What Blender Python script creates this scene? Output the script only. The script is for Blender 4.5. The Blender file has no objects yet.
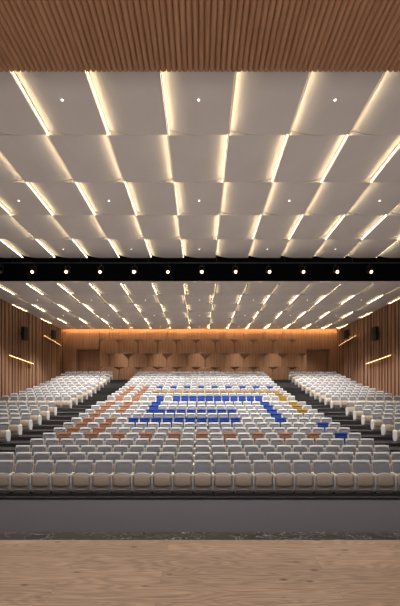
import bpy, bmesh, math, random
from mathutils import Vector, Matrix
random.seed(7)
C = bpy.context.scene.collection
SC = bpy.context.scene
R = math.radians

# ------------------------------------------------------------------ camera, world, exposure
F = 303.0            # focal length in pixels of the 400 x 606 frame
CAMZ = 2.70          # eye height over the flat front floor (stage top is at 1.08)
HOR = 398.0          # row of the horizon
cam = bpy.data.cameras.new('camera')
camo = bpy.data.objects.new('camera', cam)
C.objects.link(camo)
camo.location = (0, 0, CAMZ)
camo.rotation_euler = (R(90), 0, 0)
cam.sensor_fit = 'VERTICAL'
cam.sensor_height = 36
cam.sensor_width = 36
cam.lens = 36 * F / 606
cam.shift_y = (HOR - 303) / 606
cam.clip_end = 200
cam.clip_start = 0.05
SC.camera = camo
SC.view_settings.view_transform = 'Standard'
SC.view_settings.look = 'None'
SC.view_settings.gamma = 1
SC.view_settings.use_curve_mapping = False
SC.view_settings.exposure = 0.0
SC.cycles.use_denoising = True
SC.cycles.max_bounces = 7
SC.cycles.diffuse_bounces = 5
SC.cycles.sample_clamp_indirect = 4

w = bpy.data.worlds.new('world')
SC.world = w
w.use_nodes = True
w.node_tree.nodes['Background'].inputs[0].default_value = (0.95, 0.93, 1.0, 1)
w.node_tree.nodes['Background'].inputs[1].default_value = 0.30


def lamp(name, kind, loc, energy, color, parent=None, **kw):
    d = bpy.data.lights.new(name, kind)
    d.energy = energy
    d.color = color
    tgt = kw.pop('target', None)
    for k, v in kw.items():
        setattr(d, k, v)
    o = bpy.data.objects.new(name, d)
    C.objects.link(o)
    if tgt is not None:
        v = Vector(tgt) - Vector(loc)
        o.rotation_euler = v.to_track_quat('-Z', 'Y').to_euler()
    if parent:
        o.parent = parent
        o.location = Vector(loc) - parent.location
    else:
        o.location = loc
    return o


DOWN_W = 4200          # one downlight, watts
SPOT_W = 160          # one stage spotlight
STAGE_W = 280
WARM = (1.0, 0.86, 0.70)
NEUT = (1.0, 0.94, 0.88)
# added fill lamp over the front of the stage, no fixture there
lamp('stage_fill', 'AREA', (0, 1.2, 8.9), STAGE_W, NEUT, shape='RECTANGLE', size=9, size_y=1.2, target=(0, 2.6, 0))
# added unseen fill lamps that brighten the two ceilings
UP_F, UP_R = 255, 215
lamp('front_ceiling_fill', 'AREA', (0, 12.6, 9.0), UP_F, NEUT, shape='RECTANGLE', size=26, size_y=12, target=(0, 12.6, 20))
lamp('rear_ceiling_fill', 'AREA', (0, 25.2, 7.9), UP_R, NEUT, shape='RECTANGLE', size=26, size_y=12, target=(0, 25.2, 20))
lamp('soffit_fill', 'AREA', (0, -1.8, 1.6), 600, NEUT, shape='RECTANGLE', size=12, size_y=1.5, target=(0, 4.5, 9))  # added fill lamp behind the camera, brightens the soffit

# ------------------------------------------------------------------ materials


def mat(name, col, rough=0.6, metal=0.0, spec=0.5):
    m = bpy.data.materials.new(name)
    m.use_nodes = True
    b = m.node_tree.nodes['Principled BSDF']
    b.inputs['Base Color'].default_value = (*col, 1)
    b.inputs['Roughness'].default_value = rough
    b.inputs['Metallic'].default_value = metal
    b.inputs['Specular IOR Level'].default_value = spec
    return m


def emat(name, col, s):
    m = mat(name, col)
    b = m.node_tree.nodes['Principled BSDF']
    b.inputs['Emission Color'].default_value = (*col, 1)
    b.inputs['Emission Strength'].default_value = s
    return m


def N(m, t, **kw):
    n = m.node_tree.nodes.new(t)
    for k, v in kw.items():
        setattr(n, k, v)
    return n


def noise_mat(name, c1, c2, scale=(1, 1, 1), nscale=8.0, detail=4.0, rough=0.6, bump=0.0, lo=0.35, hi=0.65, spec=0.5, dist=0.0):
    """colour that wanders between c1 and c2 with an object-space noise"""
    m = mat(name, c1, rough, 0, spec)
    nt = m.node_tree
    L = nt.links.new
    b = nt.nodes['Principled BSDF']
    tc = N(m, 'ShaderNodeTexCoord')
    mp = N(m, 'ShaderNodeMapping')
    mp.inputs['Scale'].default_value = scale
    nz = N(m, 'ShaderNodeTexNoise')
    nz.inputs['Scale'].default_value = nscale
    nz.inputs['Detail'].default_value = detail
    nz.inputs['Distortion'].default_value = dist
    cr = N(m, 'ShaderNodeValToRGB')
    cr.color_ramp.elements[0].position = lo
    cr.color_ramp.elements[1].position = hi
    cr.color_ramp.elements[0].color = (*c1, 1)
    cr.color_ramp.elements[1].color = (*c2, 1)
    L(tc.outputs['Object'], mp.inputs[0])
    L(mp.outputs[0], nz.inputs['Vector'])
    L(nz.outputs[0], cr.inputs[0])
    L(cr.outputs[0], b.inputs['Base Color'])
    if bump:
        bp = N(m, 'ShaderNodeBump')
        bp.inputs['Strength'].default_value = bump
        bp.inputs['Distance'].default_value = 0.01
        L(nz.outputs[0], bp.inputs['Height'])
        L(bp.outputs[0], b.inputs['Normal'])
    return m


M = {}
M['panel'] = noise_mat('ceiling_plaster', (0.50, 0.445, 0.41), (0.53, 0.475, 0.44), nscale=0.7, rough=0.85, spec=0.2)
M['soffit'] = noise_mat('soffit_wood', (0.30, 0.145, 0.075), (0.38, 0.195, 0.105), scale=(9, 0.7, 9), nscale=2.2, rough=0.55, spec=0.3)
M['wallwood'] = noise_mat('wall_wood', (0.21, 0.107, 0.06), (0.35, 0.19, 0.11), scale=(3.5, 3.5, 0.12), nscale=1.6, rough=0.55, spec=0.3)
M['wallwood_dark'] = noise_mat('wall_wood_groove', (0.03, 0.015, 0.009), (0.05, 0.025, 0.015), scale=(3, 3, 0.2), nscale=2, rough=0.7, spec=0.2)
M['backwood'] = noise_mat('back_wall_veneer', (0.25, 0.125, 0.065), (0.36, 0.19, 0.10), scale=(6, 6, 0.35), nscale=1.6, rough=0.5, spec=0.35)
M['door'] = noise_mat('door_veneer', (0.22, 0.105, 0.055), (0.29, 0.145, 0.08), scale=(6, 6, 0.35), nscale=2, rough=0.5, spec=0.3)
M['carpet'] = noise_mat('grey_carpet', (0.084, 0.077, 0.087), (0.104, 0.096, 0.108), nscale=90, detail=2, rough=0.95, bump=0.3, spec=0.1)
M['stepcarpet'] = noise_mat('tread_carpet_darkened', (0.022, 0.0205, 0.0205), (0.031, 0.029, 0.029), nscale=70, detail=2, rough=0.95, bump=0.3, spec=0.1)  # step carpet, darkened on the treads to even out the stair shading
M['nosing'] = mat('step_nosing', (0.06, 0.055, 0.055), 0.6, 0.1)
M['black'] = mat('matt_black', (0.003, 0.003, 0.0035), 0.9, 0, 0.0)
M['blackmetal'] = mat('black_metal', (0.02, 0.02, 0.022), 0.4, 0.4)
M['speaker'] = noise_mat('speaker_grille', (0.006, 0.006, 0.0065), (0.010, 0.010, 0.011), nscale=60, rough=0.6)
M['void'] = mat('ceiling_void', (0.05, 0.05, 0.05), 0.9)
M['slot'] = mat('slot_bronze', (0.035, 0.026, 0.02), 0.5, 0.2)
M['whitemetal'] = mat('white_enamel', (0.8, 0.8, 0.78), 0.4)
M['cove'] = emat('cove_led', (1.0, 0.85, 0.55), 22.0)
M['cove_back'] = emat('rear_cove_led', (1.0, 0.84, 0.52), 27.0)
M['washer'] = emat('wall_washer_led', (1.0, 0.62, 0.28), 72.0)
M['ledge'] = emat('ledge_led', (1.0, 0.66, 0.28), 7.0)
M['lens'] = emat('spot_lens', (1.0, 0.80, 0.56), 14.0)
M['halo_disc'] = emat('amber_halo', (1.0, 0.42, 0.13), 0.7)  # spotlight halo put in as a glowing colour
M['downlens'] = emat('downlight_lens', (1.0, 0.95, 0.85), 4.0)
M['shell'] = noise_mat('white_seat_shell', (0.62, 0.615, 0.61), (0.68, 0.675, 0.67), nscale=30, rough=0.6, spec=0.3)
M['fabric'] = noise_mat('grey_seat_fabric', (0.22, 0.215, 0.222), (0.26, 0.255, 0.262), nscale=60, rough=0.9, spec=0.15)
M['pan'] = noise_mat('beech_seat_pan', (0.45, 0.35, 0.265), (0.50, 0.395, 0.30), scale=(1, 1, 6), nscale=3, rough=0.55, spec=0.3)
M['arm'] = mat('cream_armrest', (0.88, 0.78, 0.6), 0.4)
M['foot'] = mat('dark_foot', (0.02, 0.02, 0.02), 0.5)
M['blue'] = noise_mat('blue_fabric', (0.020, 0.050, 0.21), (0.026, 0.062, 0.25), nscale=60, rough=0.85, spec=0.15)
M['blue_in'] = noise_mat('blue_cushion_fabric', (0.014, 0.045, 0.22), (0.02, 0.055, 0.26), nscale=60, rough=0.85, spec=0.15)
M['brown'] = noise_mat('tan_fabric', (0.32, 0.17, 0.112), (0.36, 0.195, 0.13), nscale=60, rough=0.85, spec=0.15)
M['brown_in'] = noise_mat('tan_cushion_fabric', (0.24, 0.115, 0.07), (0.28, 0.135, 0.085), nscale=60, rough=0.85, spec=0.15)
M['gold'] = noise_mat('mustard_fabric', (0.32, 0.19, 0.035), (0.38, 0.23, 0.05), nscale=60, rough=0.85, spec=0.15)
M['gold_in'] = noise_mat('mustard_cushion_fabric', (0.2, 0.11, 0.02), (0.24, 0.14, 0.03), nscale=60, rough=0.85, spec=0.15)


def stage_wood():
    m = mat('stage_oak', (0.4, 0.26, 0.17), 0.42, 0, 0.4)
    nt = m.node_tree
    L = nt.links.new
    b = nt.nodes['Principled BSDF']
    tc = N(m, 'ShaderNodeTexCoord')
    # planks run across the stage, 0.24 m wide and 2.4 m long
    mp = N(m, 'ShaderNodeMapping')
    mp.inputs['Location'].default_value = (0.35, 0.0, 0)
    br = N(m, 'ShaderNodeTexBrick')
    br.offset = 0.37
    br.inputs['Scale'].default_value = 1
    br.inputs['Brick Width'].default_value = 2.4
    br.inputs['Row Height'].default_value = 0.24
    br.inputs['Mortar Size'].default_value = 0.0012
    br.inputs['Mortar Smooth'].default_value = 0.3
    br.inputs['Color1'].default_value = (0.0, 0.0, 0.0, 1)
    br.inputs['Color2'].default_value = (1, 1, 1, 1)
    br.inputs['Mortar'].default_value = (0.5, 0.5, 0.5, 1)
    L(tc.outputs['Object'], mp.inputs[0])
    L(mp.outputs[0], br.inputs['Vector'])
    # grain: long stretched noise, offset per plank
    off = N(m, 'ShaderNodeVectorMath', operation='MULTIPLY_ADD')
    off.inputs[1].default_value = (7, 3, 5)
    L(br.outputs['Color'], off.inputs[0])
    L(tc.outputs['Object'], off.inputs[2])
    mp2 = N(m, 'ShaderNodeMapping')
    mp2.inputs['Scale'].default_value = (1.6, 26, 1)
    L(off.outputs[0], mp2.inputs[0])
    nz = N(m, 'ShaderNodeTexNoise')
    nz.inputs['Scale'].default_value = 2.2
    nz.inputs['Detail'].default_value = 6
    nz.inputs['Distortion'].default_value = 0.8
    L(mp2.outputs[0], nz.inputs['Vector'])
    wv = N(m, 'ShaderNodeTexNoise')
    mp3 = N(m, 'ShaderNodeMapping')
    mp3.inputs['Scale'].default_value = (0.5, 4.0, 1)
    L(off.outputs[0], mp3.inputs[0])
    L(mp3.outputs[0], wv.inputs['Vector'])
    wv.inputs['Scale'].default_value = 1.4
    wv.inputs['Detail'].default_value = 1
    rings = N(m, 'ShaderNodeMath', operation='MULTIPLY')
    rings.inputs[1].default_value = 110
    L(wv.outputs[0], rings.inputs[0])
    sn = N(m, 'ShaderNodeMath', operation='SINE')
    L(rings.outputs[0], sn.inputs[0])
    cr = N(m, 'ShaderNodeValToRGB')
    cr.color_ramp.elements[0].position = 0.3
    cr.color_ramp.elements[1].position = 0.72
    cr.color_ramp.elements[0].color = (0.29, 0.18, 0.115, 1)
    cr.color_ramp.elements[1].color = (0.46, 0.305, 0.205, 1)
    L(nz.outputs[0], cr.inputs[0])
    mx = N(m, 'ShaderNodeMix', data_type='RGBA', blend_type='MULTIPLY')
    mr = N(m, 'ShaderNodeMapRange')
    mr.inputs['From Min'].default_value = -1
    mr.inputs['From Max'].default_value = 1
    mr.inputs['To Min'].default_value = 0.78
    mr.inputs['To Max'].default_value = 1.05
    L(sn.outputs[0], mr.inputs['Value'])
    mx.inputs[0].default_value = 1
    L(cr.outputs[0], mx.inputs[6])
    L(mr.outputs[0], mx.inputs[7])
    # plank tone
    mr2 = N(m, 'ShaderNodeMapRange')
    mr2.inputs['To Min'].default_value = 0.88
    mr2.inputs['To Max'].default_value = 1.08
    L(br.outputs['Color'], mr2.inputs['Value'])
    mx2 = N(m, 'ShaderNodeMix', data_type='RGBA', blend_type='MULTIPLY')
    mx2.inputs[0].default_value = 1
    L(mx.outputs[2], mx2.inputs[6])
    L(mr2.outputs[0], mx2.inputs[7])
    # knots
    vo = N(m, 'ShaderNodeTexVoronoi')
    mp4 = N(m, 'ShaderNodeMapping')
    mp4.inputs['Scale'].default_value = (1.0, 2.2, 1)
    L(off.outputs[0], mp4.inputs[0])
    L(mp4.outputs[0], vo.inputs['Vector'])
    vo.inputs['Scale'].default_value = 2.3
    kr = N(m, 'ShaderNodeValToRGB')
    kr.color_ramp.elements[0].position = 0.04
    kr.color_ramp.elements[1].position = 0.12
    kr.color_ramp.elements[0].color = (0.35, 0.3, 0.28, 1)
    kr.color_ramp.elements[1].color = (1, 1, 1, 1)
    L(vo.outputs['Distance'], kr.inputs[0])
    mx3 = N(m, 'ShaderNodeMix', data_type='RGBA', blend_type='MULTIPLY')
    mx3.inputs[0].default_value = 1
    L(mx2.outputs[2], mx3.inputs[6])
    L(kr.outputs[0], mx3.inputs[7])
    # joints
    mx4 = N(m, 'ShaderNodeMix', data_type='RGBA')
    L(br.outputs['Fac'], mx4.inputs[0])
    L(mx3.outputs[2], mx4.inputs[6])
    mx4.inputs[7].default_value = (0.16, 0.10, 0.065, 1)
    L(mx4.outputs[2], b.inputs['Base Color'])
    return m


def marble():
    m = mat('veined_marble', (0.05, 0.05, 0.05), 0.5, 0, 0.2)
    nt = m.node_tree
    L = nt.links.new
    b = nt.nodes['Principled BSDF']
    tc = N(m, 'ShaderNodeTexCoord')
    mp = N(m, 'ShaderNodeMapping')
    mp.inputs['Scale'].default_value = (2, 4, 3)
    nz = N(m, 'ShaderNodeTexNoise')
    nz.inputs['Scale'].default_value = 1.6
    nz.inputs['Detail'].default_value = 6
    nz.inputs['Distortion'].default_value = 1.6
    cr = N(m, 'ShaderNodeValToRGB')
    e = cr.color_ramp.elements
    e[0].position = 0.49
    e[0].color = (0.018, 0.016, 0.017, 1)
    e[1].position = 0.51
    e[1].color = (0.03, 0.027, 0.028, 1)
    mid = e.new(0.50)
    mid.color = (0.34, 0.31, 0.31, 1)
    L(tc.outputs['Object'], mp.inputs[0])
    L(mp.outputs[0], nz.inputs['Vector'])
    L(nz.outputs[0], cr.inputs[0])
    L(cr.outputs[0], b.inputs['Base Color'])
    return m


M['stage'] = stage_wood()
M['marble'] = marble()

# ------------------------------------------------------------------ mesh helpers


def me_obj(name, verts, faces, m, parent=None, smooth=False, loc=None):
    me = bpy.data.meshes.new(name)
    me.from_pydata(verts, [], faces)
    mats = m if isinstance(m, (list, tuple)) else [m]
    for x in mats:
        me.materials.append(x)
    bm = bmesh.new()
    bm.from_mesh(me)
    bmesh.ops.recalc_face_normals(bm, faces=bm.faces)
    bm.to_mesh(me)
    bm.free()
    if smooth:
        for p in me.polygons:
            p.use_smooth = True
    o = bpy.data.objects.new(name, me)
    C.objects.link(o)
    if parent:
        o.parent = parent
    if loc:
        o.location = loc
    return o


class MB:
    def __init__(s):
        s.v = []
        s.f = []

    def add(s, v, f):
        n = len(s.v)
        s.v += [tuple(a) for a in v]
        s.f += [tuple(i + n for i in q) for q in f]
        return s

    def box(s, x0, x1, y0, y1, z0, z1):
        return s.add([(x0, y0, z0), (x1, y0, z0), (x1, y1, z0), (x0, y1, z0), (x0, y0, z1), (x1, y0, z1), (x1, y1, z1), (x0, y1, z1)],
                     [(0, 3, 2, 1), (4, 5, 6, 7), (0, 1, 5, 4), (1, 2, 6, 5), (2, 3, 7, 6), (3, 0, 4, 7)])

    def prism(s, pts, axis, a0, a1):
        """2-D outline pts extruded along axis from a0 to a1"""
        n = len(pts)

        def P(p, a):
            return {'x': (a, p[0], p[1]), 'y': (p[0], a, p[1]), 'z': (p[0], p[1], a)}[axis]
        v = [P(p, a0) for p in pts] + [P(p, a1) for p in pts]
        f = [tuple(range(n))[::-1], tuple(range(n, 2 * n))] + [(i, (i + 1) % n, (i + 1) % n + n, i + n) for i in range(n)]
        return s.add(v, f)

    def cyl(s, p0, p1, r0, r1=None, n=14):
        r1 = r0 if r1 is None else r1
        p0 = Vector(p0)
        p1 = Vector(p1)
        q = (p1 - p0).to_track_quat('Z', 'Y')
        v = []
        for p, r in ((p0, r0), (p1, r1)):
            for i in range(n):
                a = 2 * math.pi * i / n
                v.append(tuple(p + q @ Vector((r * math.cos(a), r * math.sin(a), 0))))
        f = [tuple(range(n))[::-1], tuple(range(n, 2 * n))] + [(i, (i + 1) % n, (i + 1) % n + n, i + n) for i in range(n)]
        return s.add(v, f)

    def slab(s, nx, nz, P, Q):
        """closed slab: P(u,v) front surface, Q(u,v) back surface"""
        v = []
        for fn in (P, Q):
            for j in range(nz + 1):
                for i in range(nx + 1):
                    v.append(fn(i / nx, j / nz))
        k = (nx + 1) * (nz + 1)
        f = []
        for j in range(nz):
            for i in range(nx):
                a = j * (nx + 1) + i
                q = (a, a + 1, a + nx + 2, a + nx + 1)
                f.append(q)
                f.append(tuple(x + k for x in q[::-1]))
        rim = [i for i in range(nx + 1)] + [j * (nx + 1) + nx for j in range(1, nz + 1)] + \
              [nz * (nx + 1) + i for i in range(nx - 1, -1, -1)] + [j * (nx + 1) for j in range(nz - 1, 0, -1)]
        for a, b in zip(rim, rim[1:] + rim[:1]):
            f.append((a, a + k, b + k, b))
        return s.add(v, f)

    def obj(s, name, m, parent=None, smooth=False, loc=None):
        return me_obj(name, s.v, s.f, m, parent, smooth, loc)


def empty(name, loc, label, cat, group=None):
    o = bpy.data.objects.new(name, None)
    o.empty_display_size = 0.2
    C.objects.link(o)
    o.location = loc
    tag(o, label, cat, group)
    return o


def tag(o, label, cat, group=None):
    o['label'] = label
    o['category'] = cat
    if group:
        o['group'] = group
    return o


def struct(o):
    o['kind'] = 'structure'
    return o


ORD = ['first', 'second', 'third', 'fourth', 'fifth', 'sixth', 'seventh', 'eighth', 'ninth', 'tenth', 'eleventh', 'twelfth',
       'thirteenth', 'fourteenth', 'fifteenth', 'sixteenth', 'seventeenth', 'eighteenth', 'nineteenth', 'twentieth',
       'twenty-first', 'twenty-second', 'twenty-third', 'twenty-fourth']

# ------------------------------------------------------------------ levels
ROWY = [8.6 + 0.906 * n for n in range(12)] + [20.74 + 0.976 * n for n in range(11)]
ROWZ = [0.06, 0.125, 0.20, 0.307, 0.42, 0.542, 0.685, 0.854, 1.025, 1.195, 1.40, 1.60,
        1.97, 2.157, 2.344, 2.562, 2.778, 3.037, 3.31, 3.596, 3.89, 4.16, 4.46]
XC = 0.08                  # centre line of the hall
WL, WR = -14.45, 14.45     # side wall faces
YB = 31.9                  # back wall face
HC1, HC2 = 11.31, 9.85     # undersides of the two ceilings
TW = 1.975                 # ceiling panel pitch across
LX0 = -1.045                # a panel boundary
FR = [7.75 + 2.175 * k for k in range(6)]      # row boundaries front ceiling
RR = [18.93 + 2.06 * k for k in range(7)]      # rear ceiling
REAR = 4.58

# ------------------------------------------------------------------ floors
b = MB()
b.box(WL - .4, WR + .4, 3.5, ROWY[0] - 0.55, -0.2, 0)
struct(b.obj('floor', M['carpet']))
b = MB()
nos = MB()
edges = []
for n in range(23):
    y0 = ROWY[n] - 0.55
    y1 = ROWY[n + 1] - 0.55 if n < 22 else ROWY[22] + 0.55
    if n == 11:
        y1 = ROWY[11] + 0.40
    edges.append((y0, y1, ROWZ[n]))
    if n == 11:
        edges.append((y1, ROWY[12] - 0.55, 1.78))
edges.append((ROWY[22] + 0.55, YB, REAR))
pts = [(edges[0][0], -0.2)]
for y0, y1, z in edges:
    pts += [(y0, z), (y1, z)]
pts.append((YB, -0.2))
# the section of the rake extruded across the hall, as quads
n = len(pts)
v = [(WL - .4, p[0], p[1]) for p in pts] + [(WR + .4, p[0], p[1]) for p in pts]
f = [(i, i + 1, i + 1 + n, i + n) for i in range(n - 1)]
M['riser_lightened'] = noise_mat('riser_carpet_lightened', (0.050, 0.047, 0.046), (0.062, 0.058, 0.057), nscale=70, detail=2, rough=0.95, spec=0.1)  # same step carpet, lightened on the risers to offset their shade
rake = struct(me_obj('floor', v, f, [M['stepcarpet'], M['riser_lightened']]))
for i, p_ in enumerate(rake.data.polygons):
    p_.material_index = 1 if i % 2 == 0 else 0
for k, (y0, y1, z) in enumerate(edges):
    if k == 0:
        nos.box(WL, WR, y0 - 0.012, y0 + 0.03, z - 0.012, z + 0.006)
        continue
    for s in (-1, 1):
        xa, xb = sorted((XC + s * 6.5, XC + s * 8.8))
        nos.box(xa, xb, y0 - 0.012, y0 + 0.03, z - 0.012, z + 0.006)
struct(nos.obj('trim_1', M['nosing']))

# stage
b = MB()
b.box(-14.5, 14.5, -4, 3.457, 0.9, 1.08)
struct(b.obj('floor', M['stage']))
b = MB()
b.box(-14.5, 14.5, 3.457, 3.665, 0.9, 1.079)
struct(b.obj('trim_2', M['marble']))
b = MB()
b.box(-14.5, 14.5, 3.4, 3.6, 0, 0.9)
struct(b.obj('wall_stage', M['black']))

# ------------------------------------------------------------------ soffit with wooden slats
b = MB()
p = 0.107
n = int(15.0 / p)
for i in range(-n // 2, n // 2):
    x = XC + i * p
    z = 9.155
    # ribs with a narrow groove between them
    b.prism([(x + 0.003, z + 0.05), (x + 0.006, z + 0.028), (x + 0.030, z), (x + p - 0.030, z), (x + p - 0.006, z + 0.028), (x + p - 0.003, z + 0.05)], 'y', 1.6, 6.0)
struct(b.obj('ceiling_soffit', M['soffit']))
b = MB()
b.box(-9, 9, 1.6, 5.99, 9.205, 9.4)
b.box(-14.9, 14.9, 5.6, 5.96, 9.4, 12)
struct(b.obj('wall_header', M['wallwood_dark']))
b = MB()
b.box(-14.9, -8.2, 5.6, 5.9, 0, 9.4)
b.box(8.2, 14.9, 5.6, 5.9, 0, 9.4)
struct(b.obj('wall_front', M['wallwood']))

# ------------------------------------------------------------------ ceilings (slabs over the panels)
b = MB()
b.box(-14.9, 14.9, 5.6, 18.66, HC1 + 0.30, HC1 + 0.5)
struct(b.obj('ceiling', M['void']))
b = MB()
b.box(-14.9, 14.9, 18.8, YB + .4, HC2 + 0.30, HC2 + 0.5)
struct(b.obj('ceiling', M['void']))
b = MB()
b.box(-14.9, 14.9, 18.68, 18.80, HC2 + 0.04, HC1 + 0.5)
struct(b.obj('trim_3', M['black']))
b = MB()                 # plain border in front of the rear panels
b.box(-14.45, 14.45, 18.66, RR[0], HC2, HC2 + 0.04)
struct(b.obj('trim_4', M['panel']))


def ceiling_panel(x0, y0, D, z, hi_left, lift, rise, label, group, rear, pw=TW):
    """solid panel, flat underside curving up towards its high (lit) edge"""
    t = empty('ceiling_panel', (x0 + pw / 2, y0 + D / 2, z), label, 'ceiling panel', group)
    nu = 14
    b = MB()
    g = 0.009
    top = 0.30

    def zz(x):                 # x measured from the high edge
        s = max(0.0, 1 - x / rise)
        return lift * s * s
    xs = sorted(set([0] + [rise * k / 9 for k in range(10)] + [pw]))
    pr = []
    for x in xs:
        X = (-pw / 2 + x) if hi_left else (pw / 2 - x)
        X = max(-pw / 2 + g, min(pw / 2 - g, X))
        pr.append((X, zz(x)))
    pr = pr + [(pr[-1][0], top), (pr[0][0], top)]
    b.prism(pr, 'y', -D / 2 + g, D / 2 - g)
    b.obj('panel_board', M['panel'], t)
    s = -1 if hi_left else 1
    # cove: a lip fixed at the step, the LED strip lies on it facing up
    xs_ = lambda d: s * (pw / 2 - 0.006 - d)
    y0_, y1_ = -D / 2 + .01, D / 2 - .01

    def bx(m, d0, d1, z0, z1, ya=y0_, yb=y1_):
        m.box(min(xs_(d0), xs_(d1)), max(xs_(d0), xs_(d1)), ya, yb, z0, z1)
    e = MB()
    bx(e, 0.0, 0.034, 0.0, 0.010)
    e.obj('cove_lip', M['panel'], t)
    e = MB()
    bx(e, 0.020, 0.034, 0.0105, 0.030)
    e.obj('cove_light', M['cove_back' if rear else 'cove'], t)
    if rear:
        q = MB()
        bx(q, 0.075, 0.135, 0.0, 0.03)
        for yy in (-D / 3, 0, D / 3):
            bx(q, 0.095, 0.115, 0.03, 0.13, yy - .01, yy + .01)
        q.obj('slot_diffuser', M['slot'], t)
    return t


def px(X, Y):
    return 200 + F * X / Y


for k in range(5):
    y0 = FR[k]
    cols = []
    for i in range(-7, 8):
        x0 = LX0 + i * TW
        if x0 + TW > WR + 0.3 or x0 < WL - 0.3:
            continue
        yv = FR[k + 1]
        if px(x0 + TW, yv) > -8 and px(x0, yv) < 408:
            cols.append((i, x0))
    for j, (i, x0) in enumerate(cols):
        lab = 'cream ceiling panel lit along one edge, %s row behind the slatted soffit, %s in view from left' % (ORD[k], ORD[j])
        ceiling_panel(x0, y0, 2.175, HC1, k % 2 == 0, 0.18, 1.0, lab, 'front ceiling panels', False)
for k in range(6):
    xs = [LX0 + i * TW for i in range(-7, 8)]
    cols = []
    for x0 in xs:
        pw = TW
        a, bb = x0, x0 + TW
        if a < WL + .06:
            a = WL + .06
        if bb > WR - .06:
            bb = WR - .06
        if bb - a < 0.6:
            continue
        if px(bb, RR[k + 1]) > -8 and px(a, RR[k + 1]) < 408:
            cols.append((a, bb - a))
    for j, (a, pw) in enumerate(cols):
        lab = 'cream rear ceiling panel with slot light, %s row behind the black spotlight recess, %s from left' % (ORD[k], ORD[j])
        ceiling_panel(a, RR[k], 2.15, HC2, k % 2 == 0, 0.17, 0.75, lab, 'rear ceiling panels', True, pw)
# leftover strips beside the side walls
b = MB()
b.box(WL - .02, LX0 - 6 * TW - TW + .0, 19.5, YB - 0.15, HC2 + .02, HC2 + 0.3) if LX0 - 7 * TW > WL + .05 else None
if b.v:
    struct(b.obj('trim_5', M['panel']))
b = MB()                 # plain strip that closes the front ceiling out to the walls
for s in (-1, 1):
    for k in range(5):
        pass

# downlights
DL = []
for k, y in ((0, 8.73), (2, 13.2), (4, 17.5)):
    for i in range(-2, 3):
        x = i * 3.93 - 0.04
        if abs(px(x, y) - 200) < 260:
            DL.append((x, y, HC1, 'front', k))
for k in (1, 3, 5):
    y = RR[k] + 1.07
    for i in range(-3, 4):
        x = i * 3.93 - 0.04
        DL.append((x, y, HC2, 'rear', k))
cnt = {}
for x, y, z, w_, k in DL:
    cnt[(w_, k)] = cnt.get((w_, k), 0) + 1
    t = empty('downlight', (x, y, z), 'tiny round downlight in the %s ceiling, %s panel row, %s from left' % (w_, ORD[k], ORD[cnt[(w_, k)] - 1]), 'downlight', 'ceiling downlights')
    b = MB()
    b.cyl((0, 0, -0.025), (0, 0, 0.004), 0.045, 0.055, 16)
    b.obj('trim_ring', M['whitemetal'], t)
    b = MB()
    b.cyl((0, 0, -0.030), (0, 0, -0.024), 0.030, 0.030, 16)
    b.obj('lens', M['downlens'], t)
    e = DOWN_W * ((0.11, 0, 0.38, 0, 0.95)[k] if w_ == 'front' else (0, 0.76, 0, 0.95, 0, 0.32)[k])
    lamp('downlight_lamp', 'SPOT', (x, y, z - 0.05), e, (1.0, 0.965, 0.93), t, spot_size=R(84), spot_blend=0.8, shadow_soft_size=0.12,
         target=(x * 0.97, y - (0 if w_ == 'front' else (0.3 if k < 5 else 1.6)), 0))

# ------------------------------------------------------------------ side walls with ribs
for side, X in (('left', WL), ('right', WR)):
    s = 1 if side == 'left' else -1
    b = MB()
    b.box(*sorted((X - s * 0.35, X)), 5.9, YB + 0.3, 0, HC1 + 0.4)
    struct(b.obj('wall_' + side, M['wallwood_dark']))
    b = MB()
    y = 6.2
    rnd = random.Random(11)
    while y < YB - 0.05:
        wd = rnd.choice([0.20, 0.26, 0.32, 0.40])
        d = rnd.choice([0.03, 0.035, 0.05])
        y1 = min(y + wd, YB)
        top = HC1 + 0.3 if y < 18.6 else HC2 + 0.28
        xa = X + s * d
        c = 0.012
        b.prism([(X, y), (xa - s * c, y), (xa, y + c), (xa, y1 - c), (xa - s * c, y1), (X, y1)], 'z', 0, top)
        y = y1 + rnd.choice([0.12, 0.15, 0.18])
    struct(b.obj('wall_%s' % side, M['wallwood']))


def ledge(side, ya, za, yb, zb, up, label):
    X, s = (WL, 1) if side == 'left' else (WR, -1)
    t = empty('slanted_wall_light', (X + s * 0.14, (ya + yb) / 2, (za + zb) / 2), label, 'wall light')
    o = t.location
    b = MB()
    w0, w1 = 0.0, 0.14

    def seg(b, h0, h1, xa, xb):
        v = []
        for y, z in ((ya, za), (yb, zb)):
            for x in (xa, xb):
                for h in (h0, h1):
                    v.append((x * s, y - o.y, z + h - o.z))
        b.add(v, [(0, 1, 3, 2), (4, 6, 7, 5), (0, 4, 5, 1), (2, 3, 7, 6), (0, 2, 6, 4), (1, 5, 7, 3)])
    if up:
        seg(b, -0.10, 0.0, w0, w1)
        seg(b, 0.0, 0.012, w1 - 0.015, w1)
    else:
        seg(b, 0.0, 0.10, w0, w1)
        pass
    b.obj('ledge', M['wallwood'], t)
    b = MB()
    if up:
        seg(b, 0.002, 0.035, 0.09, 0.12)
    else:
        seg(b, -0.014, -0.002, 0.08, 0.11)
    b.obj('light_strip', M['ledge'], t)


for side in ('left', 'right'):
    ledge(side, 22.6, 5.90, 25.9, 5.62, False, 'lower slanted warm light line on the ribbed %s wall, nearer the front' % side)
    ledge(side, 27.7, 8.36, 30.9, 8.04, True, 'upper slanted warm light line on the ribbed %s wall, near the back corner' % side)


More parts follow.
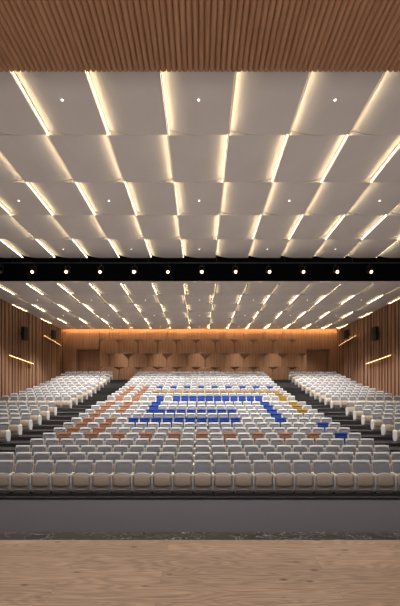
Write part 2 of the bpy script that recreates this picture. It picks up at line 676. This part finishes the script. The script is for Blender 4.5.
def speaker(side, y, z, h, label):
    X, s = (WL, 1) if side == 'left' else (WR, -1)
    t = empty('wall_loudspeaker', (X + s * 0.14, y, z), label, 'speaker')
    b = MB()
    wd = 0.5
    # cabinet tilted towards the seats, tapered behind
    b.prism([(s * 0.10, 0.16), (s * 0.12, -0.22), (s * 0.40, -0.29), (s * 0.47, 0.10), (s * .27, .2)], 'z', -h / 2, h / 2)
    b.obj('cabinet', M['speaker'], t)
    b = MB()
    b.prism([(s * 0.125, -0.237), (s * 0.395, -0.305), (s * 0.395, -0.285), (s * 0.125, -0.217)], 'z', -h / 2 + .03, h / 2 - .03)
    b.obj('grille', M['speaker'], t)
    b = MB()
    b.box(*sorted((-s * 0.02, s * 0.12)), -0.08, 0.08, -0.12, 0.12)
    b.obj('wall_bracket', M['blackmetal'], t)


for side in ('left', 'right'):
    speaker(side, 24.3, 5.15 + 2.70, 1.05, 'black loudspeaker high on the ribbed %s wall, above the lower light line' % side)
    speaker(side, 29.1, 6.06 + 2.70, 0.85, 'black loudspeaker on the ribbed %s wall by the back corner, over the upper light line' % side)

# ------------------------------------------------------------------ back wall
DOORS = [(-12.9, -10.55), (11.2, 13.55)]
DT = 7.74
b = MB()
zb, zt = 0.0, HC2 + 0.5
b.box(WL - .4, DOORS[0][0], YB, YB + .6, zb, zt)
b.box(DOORS[0][1], DOORS[1][0], YB, YB + .6, zb, zt)
b.box(DOORS[1][1], WR + .4, YB, YB + .6, zb, zt)
for a, c in DOORS:
    b.box(a, c, YB, YB + .6, DT, zt)
    b.box(a, c, YB, YB + .6, zb, REAR)
    b.box(a, c, YB + .30, YB + .6, REAR, DT)
struct(b.obj('wall_back', M['backwood']))
for k, (a, c) in enumerate(DOORS):
    t = bpy.data.objects.new('door_%d' % (k + 1), None)
    C.objects.link(t)
    t.location = ((a + c) / 2, YB + .28, REAR)
    struct(t)
    w2 = (c - a) / 2
    for q, (xa, xb) in enumerate(((-w2 + .02, -.008), (.008, w2 - .02))):
        b = MB()
        b.box(xa, xb, -0.05, 0.0, 0.01, DT - REAR - .02)
        lf = b.obj('door_leaf', M['door'], t)
        b = MB()
        hx = -0.12 if q == 0 else 0.12
        b.cyl((hx, -0.09, 0.9), (hx, -0.09, 1.4), 0.015)
        b.box(hx - .01, hx + .01, -.09, -.05, .95, .98)
        b.box(hx - .01, hx + .01, -.09, -.05, 1.32, 1.35)
        b.obj('door_handle', M['blackmetal'], lf)
b = MB()
for x in (-13.95,):
    b.box(x - .02, x + .0, YB - .004, YB + .0, REAR, HC2)
# plain veneer boards either side of the sculpted panels
for a, c in ((WL + .15, -13.95), (-13.93, -12.95), (13.6, WR - .1)):
    b.box(a, c, YB - .25, YB, REAR, HC2 - .1)
for a, c in ((-12.93, -10.52), (11.15, 13.58)):
    b.box(a, c, YB - .27, YB, DT + .03, HC2 - .1)
struct(b.obj('trim_6', M['backwood']))

P2 = 2.01
SA = -10.48            # a seam of the rows A and C
rows = [  # z0, z1, seam offset, pockets
    (7.32, 8.79, 0.0, 'mid'),
    (5.93, 7.32, P2 / 2, 'big'),
    (REAR + 0.02, 5.93, 0.0, 'mid')]
XEND = 11.13
# flat boards of the washed top band
b = MB()
x = SA - P2 / 2
while x < XEND:
    a, c = max(x, -10.5), min(x + P2, XEND)
    if c - a > .1:
        b.box(a + .022, c - .022, YB - .28, YB, 8.80, HC2 - .1)
    x += P2
struct(b.obj('trim_7', M['backwood']))
rn = ['top', 'middle', 'bottom']
for r, (z0, z1, off, kind) in enumerate(rows):
    x = SA + off - P2
    j = 0
    idx = -1
    while x < XEND - .05:
        a, c = max(x, -10.5), min(x + P2, XEND)
        idx += 1
        if c - a < 0.25:
            x += P2
            continue
        full0, full1 = x, x + P2

        def depth(X, Z, full0=full0, full1=full1, idx=idx, z1=z1, z0=z0, kind=kind):
            u = (X - full0) / P2
            d = 0.25 + 0.11 * (1 - (2 * u - 1) ** 2)
            for e, par in ((full0, idx), (full1, idx + 1)):
                dx = abs(X - e)
                if kind == 'big':
                    hw, hh, dp = (0.52, 0.58, 0.40) if par % 2 == 0 else (0.55, 0.13, 0.32)
                elif r == 0:
                    hw, hh, dp = 0.44, 0.34, 0.34
                else:
                    hw, hh, dp = 0.50, 0.26, 0.34
                k = 1 - dx / hw - (z1 - Z) / hh
                if k > 0:
                    d -= min(dp, k * dp * 4)
            return max(d, 0.01)
        t_loc = ((a + c) / 2, YB, z0)
        b = MB()
        nx = max(4, int(26 * (c - a) / P2))
        g = 0.022
        b.slab(nx, 26, lambda u, v: (a + g + (c - a - 2 * g) * u - t_loc[0], -depth(a + g + (c - a - 2 * g) * u, z0 + (z1 - z0) * v), (z1 - z0) * v),
               lambda u, v: (a + g + (c - a - 2 * g) * u - t_loc[0], 0.0, (z1 - z0) * v))
        o = b.obj('acoustic_wall_panel', M['backwood'], loc=t_loc)
        tag(o, 'bulging walnut acoustic panel on the back wall, %s row, %s from left' % (rn[r], ORD[j]), 'wall panel', 'sculpted back wall panels')
        j += 1
        x += P2
# wall washer tucked at the head of the back wall
t = empty('wall_washer', (0, YB - 0.51, HC2 + 0.06), 'long warm light strip washing the top of the back wall', 'light')
b = MB()
b.box(-14.3, 14.3, -0.035, 0.035, 0.05, 0.075)
b.obj('light_strip', M['washer'], t)
b = MB()
b.box(-14.3, 14.3, -0.05, 0.05, 0.076, 0.2)
b.obj('channel', M['blackmetal'], t)

# ------------------------------------------------------------------ spotlight bar
BY, BZ = 18.28, 10.85
b = MB()
b.cyl((-13.4, 0, 0), (13.4, 0, 0), 0.03, n=10)
for i in range(-3, 4):
    b.cyl((i * 4.1 + 1.0, 0, 0), (i * 4.1 + 1.0, 0, HC1 - BZ + 0.02), 0.012, n=8)
o = b.obj('lighting_bar', M['blackmetal'], loc=(0, BY, BZ))
tag(o, 'long thin black lighting pipe across the hall under the front ceiling edge', 'pipe')
for i in range(12):
    x = ((-2.8 + 34.1 * i) - 200) * 17.95 / F
    t = empty('spotlight', (x, BY, BZ), 'small lit black spotlight on the dark lighting bar, %s from left' % ORD[i], 'spotlight', 'spotlights on the bar')
    z = -0.54
    dr = Vector((0, -1, -0.42)).normalized()
    c0 = Vector((0, 0.05, z + .02))
    b = MB()
    b.cyl(c0, c0 + dr * 0.30, 0.08, 0.10, 16)
    b.cyl(c0 - dr * 0.08, c0, 0.06, 0.09, 16)
    b.obj('housing', M['blackmetal'], t)
    b = MB()
    b.cyl(c0 + dr * 0.301, c0 + dr * 0.320, 0.062, 0.062, 16)
    b.obj('lens', M['lens'], t)
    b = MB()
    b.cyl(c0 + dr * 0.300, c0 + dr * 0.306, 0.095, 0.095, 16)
    b.obj('halo_disc', M['halo_disc'], t)  # added glowing disc that stands in for the halo round the lens
    b = MB()
    b.box(-0.15, -0.13, -0.04, 0.0, z - .05, -0.20)
    b.box(0.13, 0.15, -0.04, 0.0, z - .05, -0.20)
    b.box(-0.15, 0.15, -0.04, 0.0, -0.22, -0.20)
    b.cyl((0, 0, -0.22), (0, 0, -0.031), 0.02, n=8)
    b.obj('yoke', M['blackmetal'], t)
    lp = Vector((x, BY, BZ)) + c0 + dr * 0.36
    lamp('spot_lamp', 'SPOT', tuple(lp), SPOT_W, WARM, t, spot_size=R(70), spot_blend=0.8, shadow_soft_size=0.12, target=(x * 0.7, 1.0, 1.0))

# ------------------------------------------------------------------ seats


def seat_geometry():
    """parts of one tip-up seat facing -Y: name -> (MB, key, parent)"""
    G = []
    # backrest shell: raked slab with rolled rim and a hollow for the cushion
    W2 = 0.248

    def ybk(z):
        return -0.04 + (z - 0.34) * 0.22

    def outline(u, v, w=W2, z0=0.34, z1=0.88, arch=0.006):
        x = (2 * u - 1) * w * (1.0 - 0.03 * v)
        zt = z1 - arch * (2 * u - 1) ** 2 * 1.0
        z = z0 + (zt - z0) * v
        return x, z

    def shell_front(u, v):
        x, z = outline(u, v)
        e = min(u, 1 - u) / 0.05
        ev = (1 - v) / 0.12
        r = min(1, e, ev)
        r = max(0, r)
        rim = 0.030 * math.sin(min(r * 2, 1) * math.pi / 2) if r < .5 else 0.030
        hollow = 0.060 * max(0, min(1, (r - 0.5) * 2))
        return (x, ybk(z) - 0.012 - rim + hollow, z)

    def shell_back(u, v):
        x, z = outline(u, v)
        e = max(0, min(1, min(u, 1 - u) / 0.1, (1 - v) / 0.08))
        return (x, ybk(z) + 0.01 + 0.035 * math.sqrt(e), z)
    b = MB()
    b.slab(20, 14, shell_front, shell_back)
    G.append(('backrest', b, 'shell', None))

    def cu(u, v):
        x = (2 * u - 1) * 0.237 * (1 - 0.08 * v ** 5)
        z = 0.345 + 0.495 * v
        z -= 0.06 * v * abs(2 * u - 1) ** 2.6
        e = max(0, min(1, min(u, 1 - u) / 0.08, (1 - v) / 0.12))
        dish = 0.040 * math.exp(-((x / 0.13) ** 2 + ((z - 0.785) / 0.05) ** 2))
        return (x, ybk(z) - 0.014 - 0.022 * math.sqrt(e) + dish, z)

    def cb(u, v):
        x, y, z = cu(u, v)
        return (x, ybk(z) + 0.012, z)
    b = MB()
    b.slab(14, 20, cu, cb)
    G.append(('cushion', b, 'in', 'backrest'))
    # tipped-up seat pan, arched top and a bellied lower half

    def pf(u, v):
        t = 2 * u - 1
        x = t * 0.245
        zt = 0.535 - 0.045 * t * t
        z = 0.045 + (zt - 0.045) * v
        belly = 0.06 * math.sqrt(max(0, 1 - t ** 10)) * math.sin(math.pi * min(1, v / 0.98)) ** 0.5
        crease = 0.055 * max(0.0, min(1.0, (0.36 + 0.14 * t * t - v) / 0.10)) * (1 - t ** 6)
        return (x, -0.17 + 0.02 * v - belly + crease, z)

    def pb(u, v):
        x, y, z = pf(u, v)
        return (x, -0.12 + 0.02 * v, z)
    b = MB()
    b.slab(12, 18, pf, pb)
    G.append(('seat_pan', b, 'pan', None))

    def qf(u, v):
        t = 2 * u - 1
        zt = 0.562 - 0.045 * t * t
        return (t * 0.244, -0.155 + 0.01 * v, 0.10 + (zt - 0.10) * v)

    def qb(u, v):
        x, y, z = qf(u, v)
        return (x, y + 0.055 * math.sin(math.pi * (0.15 + 0.7 * v)) * (1 - .3 * (2 * u - 1) ** 2) + .01, z)
    b = MB()
    b.slab(8, 5, qf, qb)
    G.append(('seat_cushion', b, 'cream', 'seat_pan'))
    return G


def panel_geometry(sx, big=False):
    """side panel with armrest at x = sx"""
    b = MB()
    prof = [(-0.12, 0.03), (-0.17, 0.10), (-0.20, 0.30), (-0.20, 0.47), (-0.17, 0.50), (0.04, 0.50), (0.07, 0.46), (0.06, 0.20), (0.02, 0.03)]
    v = []
    n = len(prof)
    t = 0.024
    if big:
        prof = [(y_ * (1.4 if y_ < 0 else 1), z_) for y_, z_ in prof]
        t = 0.034
    cen = (sum(p[0] for p in prof) / n, sum(p[1] for p in prof) / n)
    rings = [(-t, 0.94), (-t * 0.6, 1.0), (t * 0.6, 1.0), (t, 0.94)]
    for dx, k in rings:
        for p in prof:
            v.append((sx + dx, cen[0] + (p[0] - cen[0]) * k, cen[1] + (p[1] - cen[1]) * k))
    f = [tuple(range(n))[::-1], tuple(range(3 * n, 4 * n))]
    for r in range(3):
        f += [(r * n + i, r * n + (i + 1) % n, (r + 1) * n + (i + 1) % n, (r + 1) * n + i) for i in range(n)]
    b.add(v, f)
    a = MB()
    a.prism([(sx - .028, .49), (sx + .028, .49), (sx + .030, .53), (sx + .022, .548), (sx - .022, .548), (sx - .030, .53)], 'y', -0.29 if big else -0.23, 0.02)
    c = MB()
    c.box(sx - .02, sx + .02, -0.16, 0.02, 0, 0.05)
    return [('side_panel', b, 'shell', None), ('armrest', a, 'arm', 'side_panel'), ('foot', c, 'foot', 'side_panel')]


PAL = {'white': {'shell': 'shell', 'in': 'fabric', 'pan': 'pan', 'cream': 'shell', 'arm': 'arm', 'foot': 'foot'}}
for cname in ('blue', 'brown', 'gold'):
    PAL[cname] = {'shell': cname, 'in': cname + '_in', 'pan': cname, 'cream': cname, 'arm': 'arm', 'foot': 'foot'}
GEO = seat_geometry()
PL = panel_geometry(-0.28)
PR = panel_geometry(0.28)
EL = panel_geometry(-0.29, True)
ER = panel_geometry(0.29, True)
proto = {}


def build_parts(color):
    """meshes of one seat of this colour, shared by its copies"""
    if color in proto:
        return proto[color]
    out = {}
    for key, gl in (('seat', GEO), ('left', PL), ('right', PR), ('bigleft', EL), ('bigright', ER)):
        lst = []
        for nm, b, k, par in gl:
            me = bpy.data.meshes.new(nm)
            me.from_pydata(b.v, [], b.f)
            me.materials.append(M[PAL[color][k]])
            bm = bmesh.new()
            bm.from_mesh(me)
            bmesh.ops.recalc_face_normals(bm, faces=bm.faces)
            bm.to_mesh(me)
            bm.free()
            if nm in ('backrest', 'cushion', 'seat_pan', 'seat_cushion'):
                for p_ in me.polygons:
                    p_.use_smooth = True
                me.set_sharp_from_angle(angle=R(50))
            lst.append((nm, me, par))
        out[key] = lst
    proto[color] = out
    return out


def place_seat(color, loc, label, group, sides=('left',)):
    P = build_parts(color)
    t = empty('auditorium_seat', loc, label, 'seat', group)
    for lst in [P['seat']] + [P[q_] for q_ in sides]:
        made = {}
        for nm, me, par in lst:
            o = bpy.data.objects.new(nm, me)
            C.objects.link(o)
            o.parent = made[par] if par else t
            made[nm] = o
    return t


joined_cache = {}


def joined(color, sides):
    """one light mesh of the whole seat, for the far rows: verts, faces, material slot per face"""
    k = (color, sides)
    if k in joined_cache:
        return joined_cache[k]
    slots = []
    v, f, mi = [], [], []
    for gl in [GEO] + [{'left': PL, 'right': PR, 'bigleft': EL, 'bigright': ER}[q_] for q_ in sides]:
        for nm, b, key, par in gl:
            mn = PAL[color][key]
            if mn not in slots:
                slots.append(mn)
            n0 = len(v)
            v += b.v
            f += [tuple(i + n0 for i in q) for q in b.f]
            mi += [slots.index(mn)] * len(b.f)
    me = bpy.data.meshes.new('auditorium_seat')
    me.from_pydata(v, [], f)
    for s_ in slots:
        me.materials.append(M[s_])
    me.polygons.foreach_set('material_index', mi)
    bm = bmesh.new()
    bm.from_mesh(me)
    bmesh.ops.recalc_face_normals(bm, faces=bm.faces)
    bm.to_mesh(me)
    bm.free()
    joined_cache[k] = me
    return me


pattern = {}


def setp(row, ks, col):
    for k in ks:
        pattern[(row, k)] = col


setp(4, range(-10, 9, 2), 'brown')
setp(4, [10], 'blue')
setp(5, [-10, -8], 'brown')
setp(6, [-10, -8], 'brown')
setp(6, [10], 'blue')
setp(7, [-10, -8], 'brown')
setp(7, list(range(-6, 4)) + [7], 'blue')
setp(8, [-10], 'brown')
setp(8, [7], 'blue')
setp(9, [-10, -8], 'brown')
setp(9, list(range(-5, 4)) + [7], 'blue')
setp(9, [10], 'gold')
for r_ in (10, 11):
    setp(r_, [-10, -8], 'brown')
    setp(r_, [-5, 7], 'blue')
    setp(r_, [10], 'gold')
setp(12, [-10, -8], 'brown')
setp(12, [-5] + list(range(-3, 8)), 'blue')
setp(12, [10], 'gold')
setp(13, [-10, -8], 'brown')
setp(13, [10], 'gold')
setp(14, [-10, -8], 'brown')
setp(14, range(-6, 9), 'gold')
setp(14, [9, 10], 'gold')
setp(15, [-10, -8], 'brown')
setp(16, [-10, -8], 'brown')
setp(16, range(-6, 11, 2), 'blue')

YOFF = -0.07
allseats = []
for n in range(23):
    for k in range(-11, 12):
        x = XC + 0.56 * k
        if abs(px(x, ROWY[n]) - 200) > 213:
            continue
        allseats.append(dict(row=n, block='centre', k=k, x=x, col=pattern.get((n, k), 'white'), sides=('bigleft',) if k == -11 else ('left', 'bigright') if k == 11 else ('left',)))
    for s in (-1, 1):
        for j in range(8):
            x = XC + s * (8.855 + 0.30 + 0.605 * j)
            if abs(px(x, ROWY[n]) - 200) > 212 + 0:
                continue
            if n < 6:
                continue
            allseats.append(dict(row=n, block='left' if s < 0 else 'right', k=j, x=x, col='white', sides=(('left', 'bigright') if s < 0 else ('bigleft',)) if j == 0 else ('left', 'right') if (j == 7 and s > 0) else ('left',)))
allseats.sort(key=lambda q: (q['row'], abs(q['x'])))
keep = set(id(q) for q in allseats[:300])
rowname = lambda n: ('front' if n == 0 else ORD[n]) + ' row'
colname = {'blue': 'royal blue', 'brown': 'tan brown', 'gold': 'mustard gold', 'white': 'light grey'}
# place of each seat in its row, counted in view
for n in range(23):
    for blk in ('centre', 'left', 'right'):
        L_ = sorted([q for q in allseats if q['row'] == n and q['block'] == blk], key=lambda q: q['x'])
        for i, q in enumerate(L_):
            q['i'] = i
            q['n'] = len(L_)
restv, restf, restm = [], [], []
for q in allseats:
    n = q['row']
    loc = (q['x'], ROWY[n] + YOFF, ROWZ[n])
    where = '%s block' % q['block']
    lab = '%s folding seat, %s of %s, %s in view from left' % (colname[q['col']], rowname(n), where, ORD[q['i']])
    if q['block'] != 'centre' and q['k'] == 0:
        lab = '%s folding seat at the aisle end of the %s, %s' % (colname[q['col']], rowname(n), where)
    if n == 0:
        lab = '%s folding seat, beige pan facing the stage, front row, %s in view from left' % (colname[q['col']], ORD[q['i']])
    grp = '%s seats' % colname[q['col']]
    if id(q) not in keep:
        restv.append((joined(q['col'], q['sides']), loc))
        continue
    place_seat(q['col'], loc, lab, grp, q['sides'])

# the remaining pale seats as one mesh
v, f, mi, slots = [], [], [], []
for base, loc in restv:
    n0 = len(v)
    idx = []
    for m_ in base.materials:
        if m_ not in slots:
            slots.append(m_)
        idx.append(slots.index(m_))
    v += [(p_.co.x + loc[0], p_.co.y + loc[1], p_.co.z + loc[2]) for p_ in base.vertices]
    for p_ in base.polygons:
        f.append(tuple(i + n0 for i in p_.vertices))
        mi.append(idx[p_.material_index])
me = bpy.data.meshes.new('auditorium_seats')
me.from_pydata(v, [], f)
for m_ in slots:
    me.materials.append(m_)
me.polygons.foreach_set('material_index', mi)
o = bpy.data.objects.new('auditorium_seats', me)
C.objects.link(o)
tag(o, 'mass of pale, blue, tan and mustard folding seats filling all the rear rows', 'seats')
o['kind'] = 'stuff'
